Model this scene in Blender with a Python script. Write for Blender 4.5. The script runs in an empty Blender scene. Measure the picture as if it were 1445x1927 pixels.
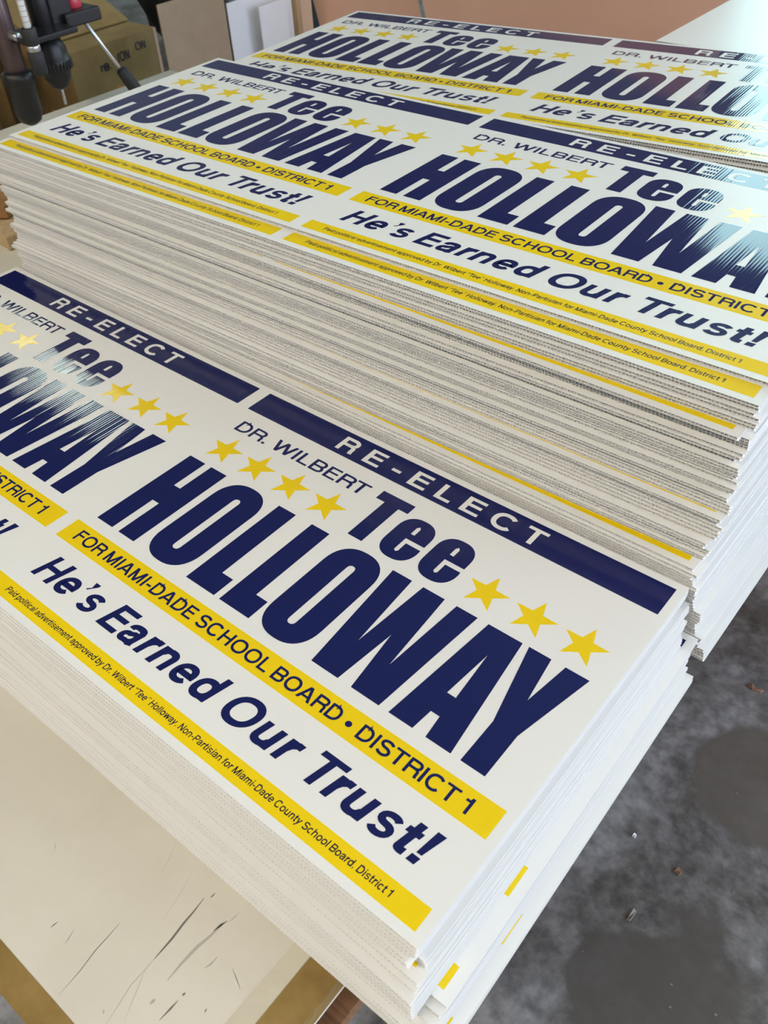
import bpy, bmesh, math, random
from mathutils import Vector, Matrix

random.seed(7)
SC = bpy.context.scene
COL = SC.collection
FL = 1.54                      # camera height above the floor (metres)

# ------------------------------------------------------------------ camera
F_PX = 1652.07
RW = [Vector((0.7738051670922923, 0.6316273401175788, -0.047670395396534615)),
      Vector((0.40249294133532987, -0.548412047915841, -0.7329690702041852)),
      Vector((-0.4891063233658959, 0.5479882561850623, -0.6785896223246786))]
cam_d = bpy.data.cameras.new('camera')
cam = bpy.data.objects.new('camera', cam_d)
COL.objects.link(cam)
cam_d.sensor_fit = 'VERTICAL'
cam_d.sensor_height = 36.0
cam_d.lens = 36.0 * F_PX / 1927.0
cam_d.clip_start = 0.02
cam_d.dof.use_dof = True
cam_d.dof.focus_distance = 1.0
cam_d.dof.aperture_fstop = 13.0
r, dn, fw = RW
cam.matrix_world = Matrix(((r.x, -dn.x, -fw.x, 0), (r.y, -dn.y, -fw.y, 0), (r.z, -dn.z, -fw.z, FL), (0, 0, 0, 1)))
SC.camera = cam

# ------------------------------------------------------------------ world, daylight openings, exposure
SC.view_settings.view_transform = 'Standard'
SC.view_settings.look = 'None'
SC.view_settings.exposure = 0.2
SC.view_settings.gamma = 1.0
SC.view_settings.use_curve_mapping = False
world = bpy.data.worlds.new('sky')
SC.world = world
world.use_nodes = True
bg = world.node_tree.nodes['Background']
bg.inputs['Color'].default_value = (0.72, 0.81, 1.0, 1)
bg.inputs['Strength'].default_value = 5.6

def portal(name, loc, rot, sx, sy):
    l = bpy.data.lights.new(name, 'AREA')
    l.shape = 'RECTANGLE'; l.size = sx; l.size_y = sy
    l.cycles.is_portal = True
    o = bpy.data.objects.new(name, l); COL.objects.link(o)
    o.location = loc; o.rotation_euler = rot
    return o
X0, X1, Y0, Y1, ZC = -9.0, 5.0, -5.0, 9.0, 5.6        # room shell
DOOR_R = (-1.5, 7.5, 0.0, 4.0)                        # y0,y1,z0,z1 in the right wall
WIN_B = (-3.22, 3.2, 1.2, 5.2)                        # x0,x1,z0,z1 in the back wall
portal('portal_right', (X1 + .05, sum(DOOR_R[:2]) / 2, sum(DOOR_R[2:]) / 2), (0, math.radians(90), 0), DOOR_R[3] - DOOR_R[2], DOOR_R[1] - DOOR_R[0])
portal('portal_back', (sum(WIN_B[:2]) / 2, Y1 + .05, sum(WIN_B[2:]) / 2), (math.radians(-90), 0, 0), WIN_B[1] - WIN_B[0], WIN_B[3] - WIN_B[2])
FILL_LAMP_W = 50.0                                         # emission of the added warm fill lamps
FILL_LAMP_COL = (1.0, 0.88, 0.70)

# ------------------------------------------------------------------ helpers
def ray(px, py):
    a = (px - 722.5) / F_PX; b = (py - 963.5) / F_PX
    return RW[0] * a + RW[1] * b + RW[2]
def on_x(px, py, x):
    d = ray(px, py); p = d * (x / d.x); return Vector((p.x, p.y, p.z + FL))
def on_y(px, py, y):
    d = ray(px, py); p = d * (y / d.y); return Vector((p.x, p.y, p.z + FL))
def on_z(px, py, z):
    d = ray(px, py); p = d * ((z - FL) / d.z); return Vector((p.x, p.y, p.z + FL))

def mat(name, col, rough=.5, metal=0.0, spec=.5):
    m = bpy.data.materials.new(name); m.use_nodes = True
    b = m.node_tree.nodes['Principled BSDF']
    b.inputs['Base Color'].default_value = (*col, 1)
    b.inputs['Roughness'].default_value = rough
    b.inputs['Metallic'].default_value = metal
    b.inputs['Specular IOR Level'].default_value = spec
    return m
def nd(m, t, **kw):
    n = m.node_tree.nodes.new(t)
    for k, v in kw.items(): setattr(n, k, v)
    return n
def lk(m, a, b): m.node_tree.links.new(a, b)
def bsdf(m): return m.node_tree.nodes['Principled BSDF']
def noise_mix(m, c1, c2, scale=8, detail=6, lo=.4, hi=.6, rough=.6, stretch=(1, 1, 1), dist=0.0, coord='Object'):
    tc = nd(m, 'ShaderNodeTexCoord'); mp = nd(m, 'ShaderNodeMapping'); mp.inputs['Scale'].default_value = stretch
    nz = nd(m, 'ShaderNodeTexNoise'); nz.inputs['Scale'].default_value = scale; nz.inputs['Detail'].default_value = detail
    nz.inputs['Roughness'].default_value = rough; nz.inputs['Distortion'].default_value = dist
    rp = nd(m, 'ShaderNodeMapRange'); rp.inputs[1].default_value = lo; rp.inputs[2].default_value = hi
    mx = nd(m, 'ShaderNodeMix', data_type='RGBA')
    mx.inputs[6].default_value = (*c1, 1); mx.inputs[7].default_value = (*c2, 1)
    lk(m, tc.outputs[coord], mp.inputs[0]); lk(m, mp.outputs[0], nz.inputs[0]); lk(m, nz.outputs[0], rp.inputs[0])
    lk(m, rp.outputs[0], mx.inputs[0]); lk(m, mx.outputs[2], bsdf(m).inputs['Base Color'])
    return mx, nz, mp
def bump(m, scale, strength, dist=.001, detail=4, stretch=(1, 1, 1)):
    tc = nd(m, 'ShaderNodeTexCoord'); mp = nd(m, 'ShaderNodeMapping'); mp.inputs['Scale'].default_value = stretch
    nz = nd(m, 'ShaderNodeTexNoise'); nz.inputs['Scale'].default_value = scale; nz.inputs['Detail'].default_value = detail
    bp = nd(m, 'ShaderNodeBump'); bp.inputs['Strength'].default_value = strength; bp.inputs['Distance'].default_value = dist
    lk(m, tc.outputs['Object'], mp.inputs[0]); lk(m, mp.outputs[0], nz.inputs[0]); lk(m, nz.outputs[0], bp.inputs['Height']); lk(m, bp.outputs[0], bsdf(m).inputs['Normal'])

PITCH = 0.004
def flute_normal(m, amp):
    """gentle ripple of the liner over the flutes: tilts the normal along the sheet's own x"""
    tc = nd(m, 'ShaderNodeTexCoord'); sx = nd(m, 'ShaderNodeSeparateXYZ'); lk(m, tc.outputs['Object'], sx.inputs[0])
    k = nd(m, 'ShaderNodeMath', operation='MULTIPLY'); k.inputs[1].default_value = 2 * math.pi / PITCH; lk(m, sx.outputs[0], k.inputs[0])
    s = nd(m, 'ShaderNodeMath', operation='SINE'); lk(m, k.outputs[0], s.inputs[0])
    n1 = nd(m, 'ShaderNodeTexNoise', noise_dimensions='1D'); n1.inputs['Scale'].default_value = 230; n1.inputs['Detail'].default_value = 1
    lk(m, sx.outputs[0], n1.inputs['W'])
    h = nd(m, 'ShaderNodeMath', operation='SUBTRACT'); h.inputs[1].default_value = .5; lk(m, n1.outputs[0], h.inputs[0])
    h2 = nd(m, 'ShaderNodeMath', operation='MULTIPLY_ADD'); h2.inputs[1].default_value = 2.6; lk(m, h.outputs[0], h2.inputs[0]); lk(m, s.outputs[0], h2.inputs[2])
    a = nd(m, 'ShaderNodeMath', operation='MULTIPLY'); a.inputs[1].default_value = amp; lk(m, h2.outputs[0], a.inputs[0])
    n2 = nd(m, 'ShaderNodeTexNoise'); n2.inputs['Scale'].default_value = 9; lk(m, tc.outputs['Object'], n2.inputs[0])
    w = nd(m, 'ShaderNodeMath', operation='MULTIPLY_ADD'); w.inputs[1].default_value = .03; w.inputs[2].default_value = -.015; lk(m, n2.outputs[0], w.inputs[0])
    cb = nd(m, 'ShaderNodeCombineXYZ'); lk(m, a.outputs[0], cb.inputs[0]); lk(m, w.outputs[0], cb.inputs[1]); cb.inputs[2].default_value = 1
    vt = nd(m, 'ShaderNodeVectorTransform', vector_type='NORMAL', convert_from='OBJECT', convert_to='WORLD'); lk(m, cb.outputs[0], vt.inputs[0])
    nm = nd(m, 'ShaderNodeVectorMath', operation='NORMALIZE'); lk(m, vt.outputs[0], nm.inputs[0])
    lk(m, nm.outputs[0], bsdf(m).inputs['Normal'])

class MB:
    """collects shapes into one mesh"""
    def __init__(s): s.v = []; s.f = []; s.m = []
    def quad_box(s, x0, x1, y0, y1, z0, z1, mi=0):
        n = len(s.v)
        s.v += [(x0, y0, z0), (x1, y0, z0), (x1, y1, z0), (x0, y1, z0), (x0, y0, z1), (x1, y0, z1), (x1, y1, z1), (x0, y1, z1)]
        s.f += [(n, n+3, n+2, n+1), (n+4, n+5, n+6, n+7), (n, n+1, n+5, n+4), (n+1, n+2, n+6, n+5), (n+2, n+3, n+7, n+6), (n+3, n, n+4, n+7)]
        s.m += [mi] * 6
        return s
    def poly(s, pts, z=0.0, mi=0):
        n = len(s.v); s.v += [(p[0], p[1], z) for p in pts]; s.f.append(tuple(range(n, n + len(pts)))); s.m.append(mi); return s
    def lathe(s, prof, axis_o, axis_d, seg=24, mi=0):
        """prof: list of (distance along axis, radius)"""
        d = Vector(axis_d).normalized(); o = Vector(axis_o)
        a = d.orthogonal().normalized(); b = d.cross(a)
        n = len(s.v)
        for t, rr in prof:
            for i in range(seg):
                th = 2 * math.pi * i / seg
                s.v.append(tuple(o + d * t + (a * math.cos(th) + b * math.sin(th)) * max(rr, 1e-5)))
        for j in range(len(prof) - 1):
            for i in range(seg):
                p = n + j * seg + i; q = n + j * seg + (i + 1) % seg
                s.f.append((p, q, q + seg, p + seg)); s.m.append(mi)
        s.f.append(tuple(n + i for i in reversed(range(seg)))); s.m.append(mi)
        e = n + (len(prof) - 1) * seg
        s.f.append(tuple(e + i for i in range(seg))); s.m.append(mi)
        return s
    def rod(s, p, q, rad, seg=16, mi=0):
        p = Vector(p); q = Vector(q); L = (q - p).length
        return s.lathe([(0, rad * .9), (rad * .15, rad), (L - rad * .15, rad), (L, rad * .9)], p, q - p, seg, mi)
    def mesh(s, name, mats, smooth=False):
        me = bpy.data.meshes.new(name); me.from_pydata(s.v, [], s.f)
        for mm in mats: me.materials.append(mm)
        me.polygons.foreach_set('material_index', s.m)
        if smooth: me.polygons.foreach_set('use_smooth', [True] * len(me.polygons))
        me.update(); return me

def link(name, me, parent=None, loc=None, rot=None):
    o = bpy.data.objects.new(name, me); COL.objects.link(o)
    if parent: o.parent = parent
    if loc is not None: o.location = loc
    if rot is not None: o.rotation_euler = rot
    return o
def tag(o, label=None, cat=None, group=None, kind=None):
    if label: o['label'] = label
    if cat: o['category'] = cat
    if group: o['group'] = group
    if kind: o['kind'] = kind
    return o
def bevel(o, w, seg=2):
    m = o.modifiers.new('bevel', 'BEVEL'); m.width = w; m.segments = seg; m.limit_method = 'ANGLE'; return o
def box_obj(name, x0, x1, y0, y1, z0, z1, m, parent=None, bev=0):
    """mesh whose origin sits at its base centre"""
    cx, cy = (x0 + x1) / 2, (y0 + y1) / 2
    b = MB().quad_box(x0 - cx, x1 - cx, y0 - cy, y1 - cy, 0, z1 - z0)
    o = link(name, b.mesh(name, [m]), parent, (cx, cy, z0))
    if bev: bevel(o, bev)
    return o
def empty(name, loc):
    o = bpy.data.objects.new(name, None); COL.objects.link(o); o.location = loc; return o
def world_part(name, b, mats, root, smooth=False, bev=0):
    """MB in world coordinates, parented under a root at root.location"""
    L = root.location
    b.v = [(v[0] - L.x, v[1] - L.y, v[2] - L.z) for v in b.v]
    o = link(name, b.mesh(name, mats, smooth), root)
    if bev: bevel(o, bev)
    return o

# ------------------------------------------------------------------ materials
M_SHEET_TOP = mat('white_corrugated_plastic_face', (.80, .80, .775), .34); flute_normal(M_SHEET_TOP, .010)
M_SHEET = mat('white_corrugated_plastic', (.80, .80, .79), .38)
M_NAVY = mat('navy_ink', (.0065, .0105, .088), .05, spec=.5); flute_normal(M_NAVY, .024)
M_YEL = mat('yellow_ink', (.86, .62, .004), .12); flute_normal(M_YEL, .024)
M_WHITEINK = mat('white_unprinted_lettering', (.80, .80, .775), .3); flute_normal(M_WHITEINK, .012)
M_BLACK = mat('dark_ink', (.012, .013, .03), .3)
M_TABLE = mat('worn_white_board', (.66, .62, .52), .42)
noise_mix(M_TABLE, (.60, .565, .47), (.70, .665, .575), 3.0, 5, .35, .65)
M_TAPE = mat('brown_packing_tape', (.36, .22, .055), .16)
noise_mix(M_TAPE, (.23, .145, .042), (.33, .22, .075), 14, 4, .35, .65); bump(M_TAPE, 60, .5, .003, 2)
M_CLEAR = mat('clear_tape', (.62, .58, .46), .12); bump(M_CLEAR, 70, .6, .003, 2)
M_SCUFF = mat('scuff', (.17, .16, .14), .6)
M_SCUFF2 = mat('faint_scuff', (.44, .415, .36), .6)
M_WOOD = mat('plywood', (.16, .075, .03), .6); noise_mix(M_WOOD, (.12, .055, .02), (.22, .11, .05), 20, 5, .35, .65, stretch=(1, 12, 12))
M_STEEL = mat('painted_steel_leg', (.05, .05, .055), .4, .3)

# concrete floor with damp stains
M_FLOOR = mat('stained_concrete', (.1, .1, .1), .5)
mx, nz, mp = noise_mix(M_FLOOR, (.092, .086, .079), (.235, .236, .245), 3.1, 12, .40, .60, .74, dist=.25)
nb = nd(M_FLOOR, 'ShaderNodeTexNoise'); nb.inputs['Scale'].default_value = 45; nb.inputs['Detail'].default_value = 8
rb = nd(M_FLOOR, 'ShaderNodeMapRange'); rb.inputs[1].default_value = .3; rb.inputs[2].default_value = .7; rb.inputs[3].default_value = .58; rb.inputs[4].default_value = 1.32
mm = nd(M_FLOOR, 'ShaderNodeMix', data_type='RGBA', blend_type='MULTIPLY'); mm.inputs[0].default_value = 1
lk(M_FLOOR, mp.outputs[0], nb.inputs[0]); lk(M_FLOOR, nb.outputs[0], rb.inputs[0]); lk(M_FLOOR, mx.outputs[2], mm.inputs[6]); lk(M_FLOOR, rb.outputs[0], mm.inputs[7])
# one round damp stain with an irregular edge
tc = nd(M_FLOOR, 'ShaderNodeTexCoord')
wob = nd(M_FLOOR, 'ShaderNodeTexNoise'); wob.inputs['Scale'].default_value = 9; wob.inputs['Detail'].default_value = 5
lk(M_FLOOR, tc.outputs['Object'], wob.inputs[0])
prev = mm.outputs[2]
for cx, cy, rad, colr in ((-.045, 1.075, .165, (.108, .096, .082)), (-.10, .60, .14, (.078, .071, .064)), (-.02, .70, .13, (.082, .075, .066))):
    dv = nd(M_FLOOR, 'ShaderNodeVectorMath', operation='DISTANCE'); dv.inputs[1].default_value = (cx, cy, 0)
    lk(M_FLOOR, tc.outputs['Object'], dv.inputs[0])
    ad = nd(M_FLOOR, 'ShaderNodeMath', operation='MULTIPLY_ADD'); ad.inputs[1].default_value = .12; lk(M_FLOOR, wob.outputs[0], ad.inputs[0]); lk(M_FLOOR, dv.outputs['Value'], ad.inputs[2])
    mr = nd(M_FLOOR, 'ShaderNodeMapRange'); mr.inputs[1].default_value = rad + .06 - .008; mr.inputs[2].default_value = rad + .06 + .008; mr.inputs[3].default_value = .85; mr.inputs[4].default_value = 0
    lk(M_FLOOR, ad.outputs[0], mr.inputs[0])
    m2 = nd(M_FLOOR, 'ShaderNodeMix', data_type='RGBA'); m2.inputs[7].default_value = (*colr, 1)
    lk(M_FLOOR, mr.outputs[0], m2.inputs[0]); lk(M_FLOOR, prev, m2.inputs[6]); prev = m2.outputs[2]
lk(M_FLOOR, prev, bsdf(M_FLOOR).inputs['Base Color'])
bump(M_FLOOR, 30, .25, .004, 6)

M_WALL = mat('painted_block_wall', (.42, .39, .34), .8); noise_mix(M_WALL, (.38, .35, .30), (.46, .43, .38), 2, 4, .3, .7)
M_CEIL = mat('ceiling_deck', (.34, .32, .29), .8); noise_mix(M_CEIL, (.30, .28, .25), (.38, .36, .33), 2, 4, .3, .7)

# ------------------------------------------------------------------ room shell
def wall_with_hole(name, axis, pos, a0, a1, z0, z1, hole, th):
    """axis 'x': wall plane x=pos spanning y a0..a1"""
    h0, h1, hz0, hz1 = hole
    b = MB()
    for (p, q, u, v) in ((a0, h0, z0, z1), (h1, a1, z0, z1), (h0, h1, z0, hz0), (h0, h1, hz1, z1)):
        if q - p < 1e-4 or v - u < 1e-4: continue
        if axis == 'x': b.quad_box(pos, pos + th, p, q, u, v)
        else: b.quad_box(p, q, pos, pos + th, u, v)
    return tag(link(name, b.mesh(name, [M_WALL])), kind='structure')
tag(box_obj('floor', X0, X1, Y0, Y1, -.1, 0, M_FLOOR), kind='structure')
bpy.data.objects['floor'].data.transform(Matrix.Translation(((X0 + X1) / 2, (Y0 + Y1) / 2, 0)))
bpy.data.objects['floor'].location = (0, 0, -.1)
tag(box_obj('ceiling', X0, X1, Y0, Y1, ZC, ZC + .1, M_CEIL), kind='structure')
tag(box_obj('wall_left', X0 - .1, X0, Y0, Y1, 0, ZC, M_WALL), kind='structure')
tag(box_obj('wall_front', X0, X1, Y0 - .1, Y0, 0, ZC, M_WALL), kind='structure')
wall_with_hole('wall_right', 'x', X1, Y0, Y1, 0, ZC, DOOR_R, .1)
wall_with_hole('wall_back', 'y', Y1, X0, X1, 0, ZC, WIN_B, .1)
# tinted translucent glazing in the back wall opening
M_PANE = bpy.data.materials.new('tinted_pane'); M_PANE.use_nodes = True
M_PANE.node_tree.nodes.remove(bsdf(M_PANE))
tr_ = nd(M_PANE, 'ShaderNodeBsdfTransparent'); tr_.inputs[0].default_value = (.84, 1.0, .92, 1)
lk(M_PANE, tr_.outputs[0], M_PANE.node_tree.nodes['Material Output'].inputs[0])
M_FRAME = mat('window_frame', (.30, .30, .30), .5)
win = tag(empty('window_1', ((WIN_B[0] + WIN_B[1]) / 2, Y1 + .03, WIN_B[2])), kind='structure')
wx = [WIN_B[0] + (WIN_B[1] - WIN_B[0]) * i / 3 for i in range(4)]
for i in range(3):
    world_part('pane', MB().quad_box(wx[i] + .03, wx[i + 1] - .03, Y1 + .028, Y1 + .034, WIN_B[2] + .03, WIN_B[3] - .03), [M_PANE], win)
for i in range(4):
    world_part('mullion', MB().quad_box(wx[i] - (.03 if i else 0), wx[i] + (.03 if i < 3 else 0), Y1 + .01, Y1 + .05, WIN_B[2], WIN_B[3]), [M_FRAME], win)
for z_ in (WIN_B[2], WIN_B[3] - .03):
    world_part('rail', MB().quad_box(WIN_B[0], WIN_B[1], Y1 + .012, Y1 + .048, z_, z_ + .03), [M_FRAME], win)

# ------------------------------------------------------------------ ceiling lamps (one known from its reflection, three unseen ones added for interior light)
M_TUBE = mat('fill_lamp_diffuser', (1, 1, 1), .5)
bsdf(M_TUBE).inputs['Emission Color'].default_value = (*FILL_LAMP_COL, 1); bsdf(M_TUBE).inputs['Emission Strength'].default_value = FILL_LAMP_W
M_TUBE2 = mat('cool_lamp_diffuser', (1, 1, 1), .5)
bsdf(M_TUBE2).inputs['Emission Color'].default_value = (.86, 1.0, .86, 1); bsdf(M_TUBE2).inputs['Emission Strength'].default_value = 8
M_LAMPBODY = mat('lamp_body', (.6, .6, .58), .5)
def lamp(x0, x1, y0, y1, z, m, label):
    root = tag(empty('ceiling_lamp', ((x0 + x1) / 2, (y0 + y1) / 2, z)), label, 'lamp', 'ceiling lamps')
    world_part('housing', MB().quad_box(x0 - .03, x1 + .03, y0 - .03, y1 + .03, z + .02, z + .10), [M_LAMPBODY], root)
    world_part('diffuser', MB().quad_box(x0, x1, y0, y1, z, z + .019), [m], root)
    for xx in (x0 + .1, x1 - .1):
        world_part('hanger', MB().rod((xx, (y0 + y1) / 2, z + .1), (xx, (y0 + y1) / 2, ZC), .01, 8), [M_LAMPBODY], root)
lamp(-7.5, -6.05, 3.14, 3.5, 4.54, M_TUBE2, 'wide cool white ceiling lamp over the left of the hall')
for i, (lx, ly) in enumerate(((-3.6, -2.6), (-1.0, -2.6), (1.6, -2.6))):
    lamp(lx - .75, lx + .75, ly - .15, ly + .15, 4.6, M_TUBE, 'added warm white fill lamp hanging behind the viewpoint, %s of three' % ('first', 'second', 'third')[i])

# ------------------------------------------------------------------ table
TZ = FL - .79 - .002            # table top height
TX0, TX1, TY0, TY1 = -2.34, -.234, -.021, 1.78
table = tag(empty('work_table', ((TX0 + TX1) / 2, (TY0 + TY1) / 2, 0)), 'worn off-white work table edged with brown tape under the sign stacks', 'table')
world_part('tabletop', MB().quad_box(TX0, TX1, TY0, TY1, TZ - .028, TZ), [M_TABLE], table)
def tape(x0, x1, y0, y1, drop_y=False, drop_x=False, m=M_TAPE, name='tape_strip', zo=.0004):
    b = MB().quad_box(x0, x1, y0, y1, TZ, TZ + zo)
    if drop_y: b.quad_box(x0, x1, y0 - .0005, y0, TZ - .022, TZ + zo)
    if drop_x: b.quad_box(x1, x1 + .0005, y0, y1, TZ - .022, TZ + zo)
    return world_part(name, b, [m], table)
t_ = tape(TX0, TX1 - .0006, TY0, .004, drop_y=True); t_['label'] = 'brown packing tape along the front edge'
t_ = tape(TX1 - .031, TX1, .0045, TY1, drop_x=True); t_['label'] = 'brown packing tape along the end edge'
t_ = tape(TX1 - .050, TX1 - .0315, .0045, TY1 - .2, m=M_CLEAR, name='clear_tape_strip'); t_['label'] = 'crinkled clear tape'
ub = world_part('underboard', MB().quad_box(TX0 + .02, TX1 + .012, TY0 + .02, TY1, TZ - .065, TZ - .046), [M_WOOD], table)
world_part('apron', MB().quad_box(TX0 + .04, TX1 - .012, TY0 + .03, TY1 - .03, TZ - .046, TZ - .028), [M_WOOD], table)
M_STRIP = mat('white_paper_strip', (.72, .74, .76), .5)
s_ = world_part('paper_strip', MB().quad_box(TX1 + .001, TX1 + .006, .03, .128, TZ - .0455, TZ - .0440), [M_STRIP], table)
for lx in (TX0 + .12, TX1 - .25):
    for ly in (TY0 + .2, TY1 - .15):
        world_part('leg', MB().quad_box(lx - .03, lx + .03, ly - .03, ly + .03, 0, TZ - .065), [M_STEEL], table, bev=.004)
# scuffs and cuts scratched into the board (pixel polylines dropped on the table plane)
def scuff(pts, w, m=M_SCUFF):
    w *= .55; P = [on_z(px, py, TZ) for px, py in pts]; b = MB(); n = len(P)
    for i in range(n - 1):
        d = (P[i+1] - P[i]); nrm = Vector((-d.y, d.x, 0)).normalized()
        w0 = w * (.25 + .75 * math.sin(math.pi * i / (n - 1))); w1 = w * (.25 + .75 * math.sin(math.pi * (i + 1) / (n - 1)))
        q = [P[i] - nrm * w0, P[i+1] - nrm * w1, P[i+1] + nrm * w1, P[i] + nrm * w0]
        b.poly([(v.x, v.y) for v in q], TZ + .00015)
    world_part('scuff_mark', b, [m], table)
scuff([(226, 1737), (205, 1761), (180, 1788), (150, 1828), (110, 1873)], .0007)
scuff([(384, 1690), (365, 1715), (346, 1737), (325, 1765), (305, 1788), (290, 1805)], .0019)
scuff([(290, 1805), (270, 1828), (247, 1853), (230, 1880), (200, 1927)], .0008, M_SCUFF2)
scuff([(420, 1738), (395, 1762), (370, 1783), (340, 1815), (315, 1845)], .0028, M_SCUFF2)
scuff([(428, 1733), (414, 1742), (402, 1752)], .002)
scuff([(330, 1585), (318, 1618), (304, 1642)], .0004, M_SCUFF2)
scuff([(362, 1640), (340, 1680), (305, 1735)], .0004, M_SCUFF2)
scuff([(275, 1822), (255, 1870), (232, 1925)], .0005, M_SCUFF2)
scuff([(335, 1883), (322, 1897), (300, 1920)], .0016)
scuff([(410, 1800), (396, 1815), (385, 1822)], .0018, M_SCUFF2)
scuff([(140, 1748), (130, 1765), (122, 1777)], .0006)
scuff([(109, 1735), (102, 1740), (95, 1746)], .0012)
scuff([(105, 1585), (104, 1592), (103, 1600)], .0008, M_SCUFF2)
scuff([(437, 1822), (445, 1842), (452, 1862)], .0006)
scuff([(349, 1868), (346, 1871), (343, 1874)], .002)
scuff([(405, 1680), (400, 1686), (396, 1690)], .0013)
scuff([(282, 1890), (288, 1884), (292, 1880)], .003, M_SCUFF2)
scuff([(389, 1898), (387, 1902), (385, 1906)], .0012)
scuff([(452, 1716), (440, 1727), (430, 1736)], .001, M_SCUFF2)
scuff([(195, 1900), (195, 1904), (194, 1908)], .0016, M_SCUFF2)

# ------------------------------------------------------------------ printed artwork (metres; u right, v up on one sign)
W, PER = .59, .6096
B1, MM0, MM1, N0, N1 = .0217, .0931, .1248, .3965, .4394
# ------------------------------------------------------------------ grotesque lettering drawn from strokes (cap height 1)
def arc(cx, cy, rx, ry, a0, a1, n=12, e=.88):
    o = []
    for i in range(n + 1):
        a = math.radians(a0 + (a1 - a0) * i / n); c, s = math.cos(a), math.sin(a)
        o.append((cx + rx * math.copysign(abs(c) ** e, c), cy + ry * math.copysign(abs(s) ** e, s)))
    return o
def stroke(pts, w, closed=False):
    """quads along a centre line with mitred joints -> (verts, faces)"""
    P = [Vector(p) for p in pts]; n = len(P); h = w / 2; L, R = [], []
    for i in range(n):
        a = P[i - 1] if (i > 0 or closed) else None
        b = P[(i + 1) % n] if (i < n - 1 or closed) else None
        d1 = (P[i] - a).normalized() if a is not None else None
        d2 = (b - P[i]).normalized() if b is not None else None
        if d1 is None: d1 = d2
        if d2 is None: d2 = d1
        n1 = Vector((-d1.y, d1.x)); n2 = Vector((-d2.y, d2.x)); m = n1 + n2
        if m.length < 1e-6: m = n1
        m.normalize(); k = h / max(.35, m.dot(n1))
        L.append(P[i] + m * k); R.append(P[i] - m * k)
    vs = [tuple(v) for v in L] + [tuple(v) for v in R]
    fs = [(i, n + i, n + (i + 1) % n, (i + 1) % n) for i in range(n if closed else n - 1)]
    return vs, fs
def glyph(ch, w, X=.735, n=10):
    """-> list of (verts, faces), ink width, left bearing, right bearing"""
    h = w / 2; wd = w * 1.12; S, O, D = .085, .05, .02; g = []
    t = w * .88; th = t / 2                       # horizontals a little thinner
    def st(p, c=False, ww=w): g.append(stroke(p, ww, c))
    def dg(x0, y0, x1, y1, q=None):
        q = q or wd; g.append(([(x0 - q/2, y0), (x0 + q/2, y0), (x1 + q/2, y1), (x1 - q/2, y1)], [(0, 1, 2, 3)]))
    def bx(x0, x1, y0, y1): g.append(([(x0, y0), (x1, y0), (x1, y1), (x0, y1)], [(0, 1, 2, 3)]))
    def ring(x0, x1, y0, y1, e=.88): st(arc((x0+x1)/2, (y0+y1)/2, (x1-x0)/2-h, (y1-y0)/2-th, 0, 360 - 360/(3*n), 3*n-1, e), True)
    if ch == 'A':
        W_ = .96; dg(wd/2, 0, W_/2 - .01, 1); dg(W_ - wd/2, 0, W_/2 + .01, 1); bx(.24, W_-.24, .22, .22 + t); return g, W_, D, D
    if ch in 'BPR':
        W_ = {'B': .80, 'P': .77, 'R': .84}[ch]; bx(0, w, 0, 1); m = .50 if ch != 'P' else .46
        r = (1 - m - th + 0) / 2; yc = (1 - th + m) / 2; ry = (1 - th - m) / 2
        st([(h, 1 - th), (W_ * .55, 1 - th)] + arc(W_ * .58, yc, W_ * (.40 if ch != 'P' else .42) - h + .01, ry, 90, -90, n) + [(h, m)], ww=t if False else w * .95)
        if ch == 'B':
            st([(h, m), (W_ * .56, m)] + arc(W_ * .58, (m + th) / 2, W_ * .42 - h, (m - th) / 2, 90, -90, n) + [(h, th)], ww=w * .95)
        if ch == 'R':
            st([(W_ * .50, m), (W_ * .62, m)] + arc(W_ * .60, m - .16, W_ * .40 - h - .02, .16, 90, 0, 6) + [(W_ - h - .02, .14), (W_ - h + .02, 0)], ww=w * .95)
        return g, W_, S, O if ch != 'R' else D
    if ch == 'C':
        W_ = .93; st(arc(W_/2 + .01, .5, W_/2 - h + .01, .5 - th + .01, 40, 322, 24)); return g, W_, O, O
    if ch == 'D':
        W_ = .86; bx(0, w, 0, 1); st([(h, 1 - th), (W_ * .42, 1 - th)] + arc(W_ * .42, .5, W_ * .58 - h, .5 - th, 90, -90, 16) + [(h, th)], ww=w * .97); return g, W_, S, O
    if ch in 'EFL':
        W_ = {'E': .73, 'F': .69, 'L': .66}[ch]; bx(0, w, 0, 1)
        if ch != 'F': bx(w, W_, 0, t)
        if ch != 'L': bx(w, W_ if ch == 'F' else W_ - .01, 1 - t, 1); bx(w, W_ - .05, .53 - th, .53 + th)
        return g, W_, S, D + .02
    if ch == 'H':
        W_ = .81; bx(0, w, 0, 1); bx(W_ - w, W_, 0, 1); bx(w, W_ - w, .52 - th, .52 + th); return g, W_, S, S
    if ch == 'I': bx(0, w, 0, 1); return g, w, S, S
    if ch == 'M':
        W_ = .98; bx(0, w, 0, 1); bx(W_ - w, W_, 0, 1); dg(W_/2, 0, wd*.55, 1); dg(W_/2, 0, W_ - wd*.55, 1); return g, W_, S, S
    if ch == 'N':
        W_ = .82; bx(0, w, 0, 1); bx(W_ - w, W_, 0, 1); dg(W_ - wd*.55, 0, wd*.55, 1, wd * 1.1); return g, W_, S, S
    if ch == 'O': ring(0, 1.0, -.012, 1.012); return g, 1.0, O, O
    if ch == 'S':
        W_ = .82; m = .525; tp = 1.012 - th; bt = th - .012; st(arc(W_/2, (tp + m)/2, W_/2 - h - .015, (tp - m)/2, 18, 270, 14, .95)[:-1] + arc(W_/2, (m + bt)/2, W_/2 - h, (m - bt)/2, 90, -160, 14, .95)); return g, W_, O, O
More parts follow.
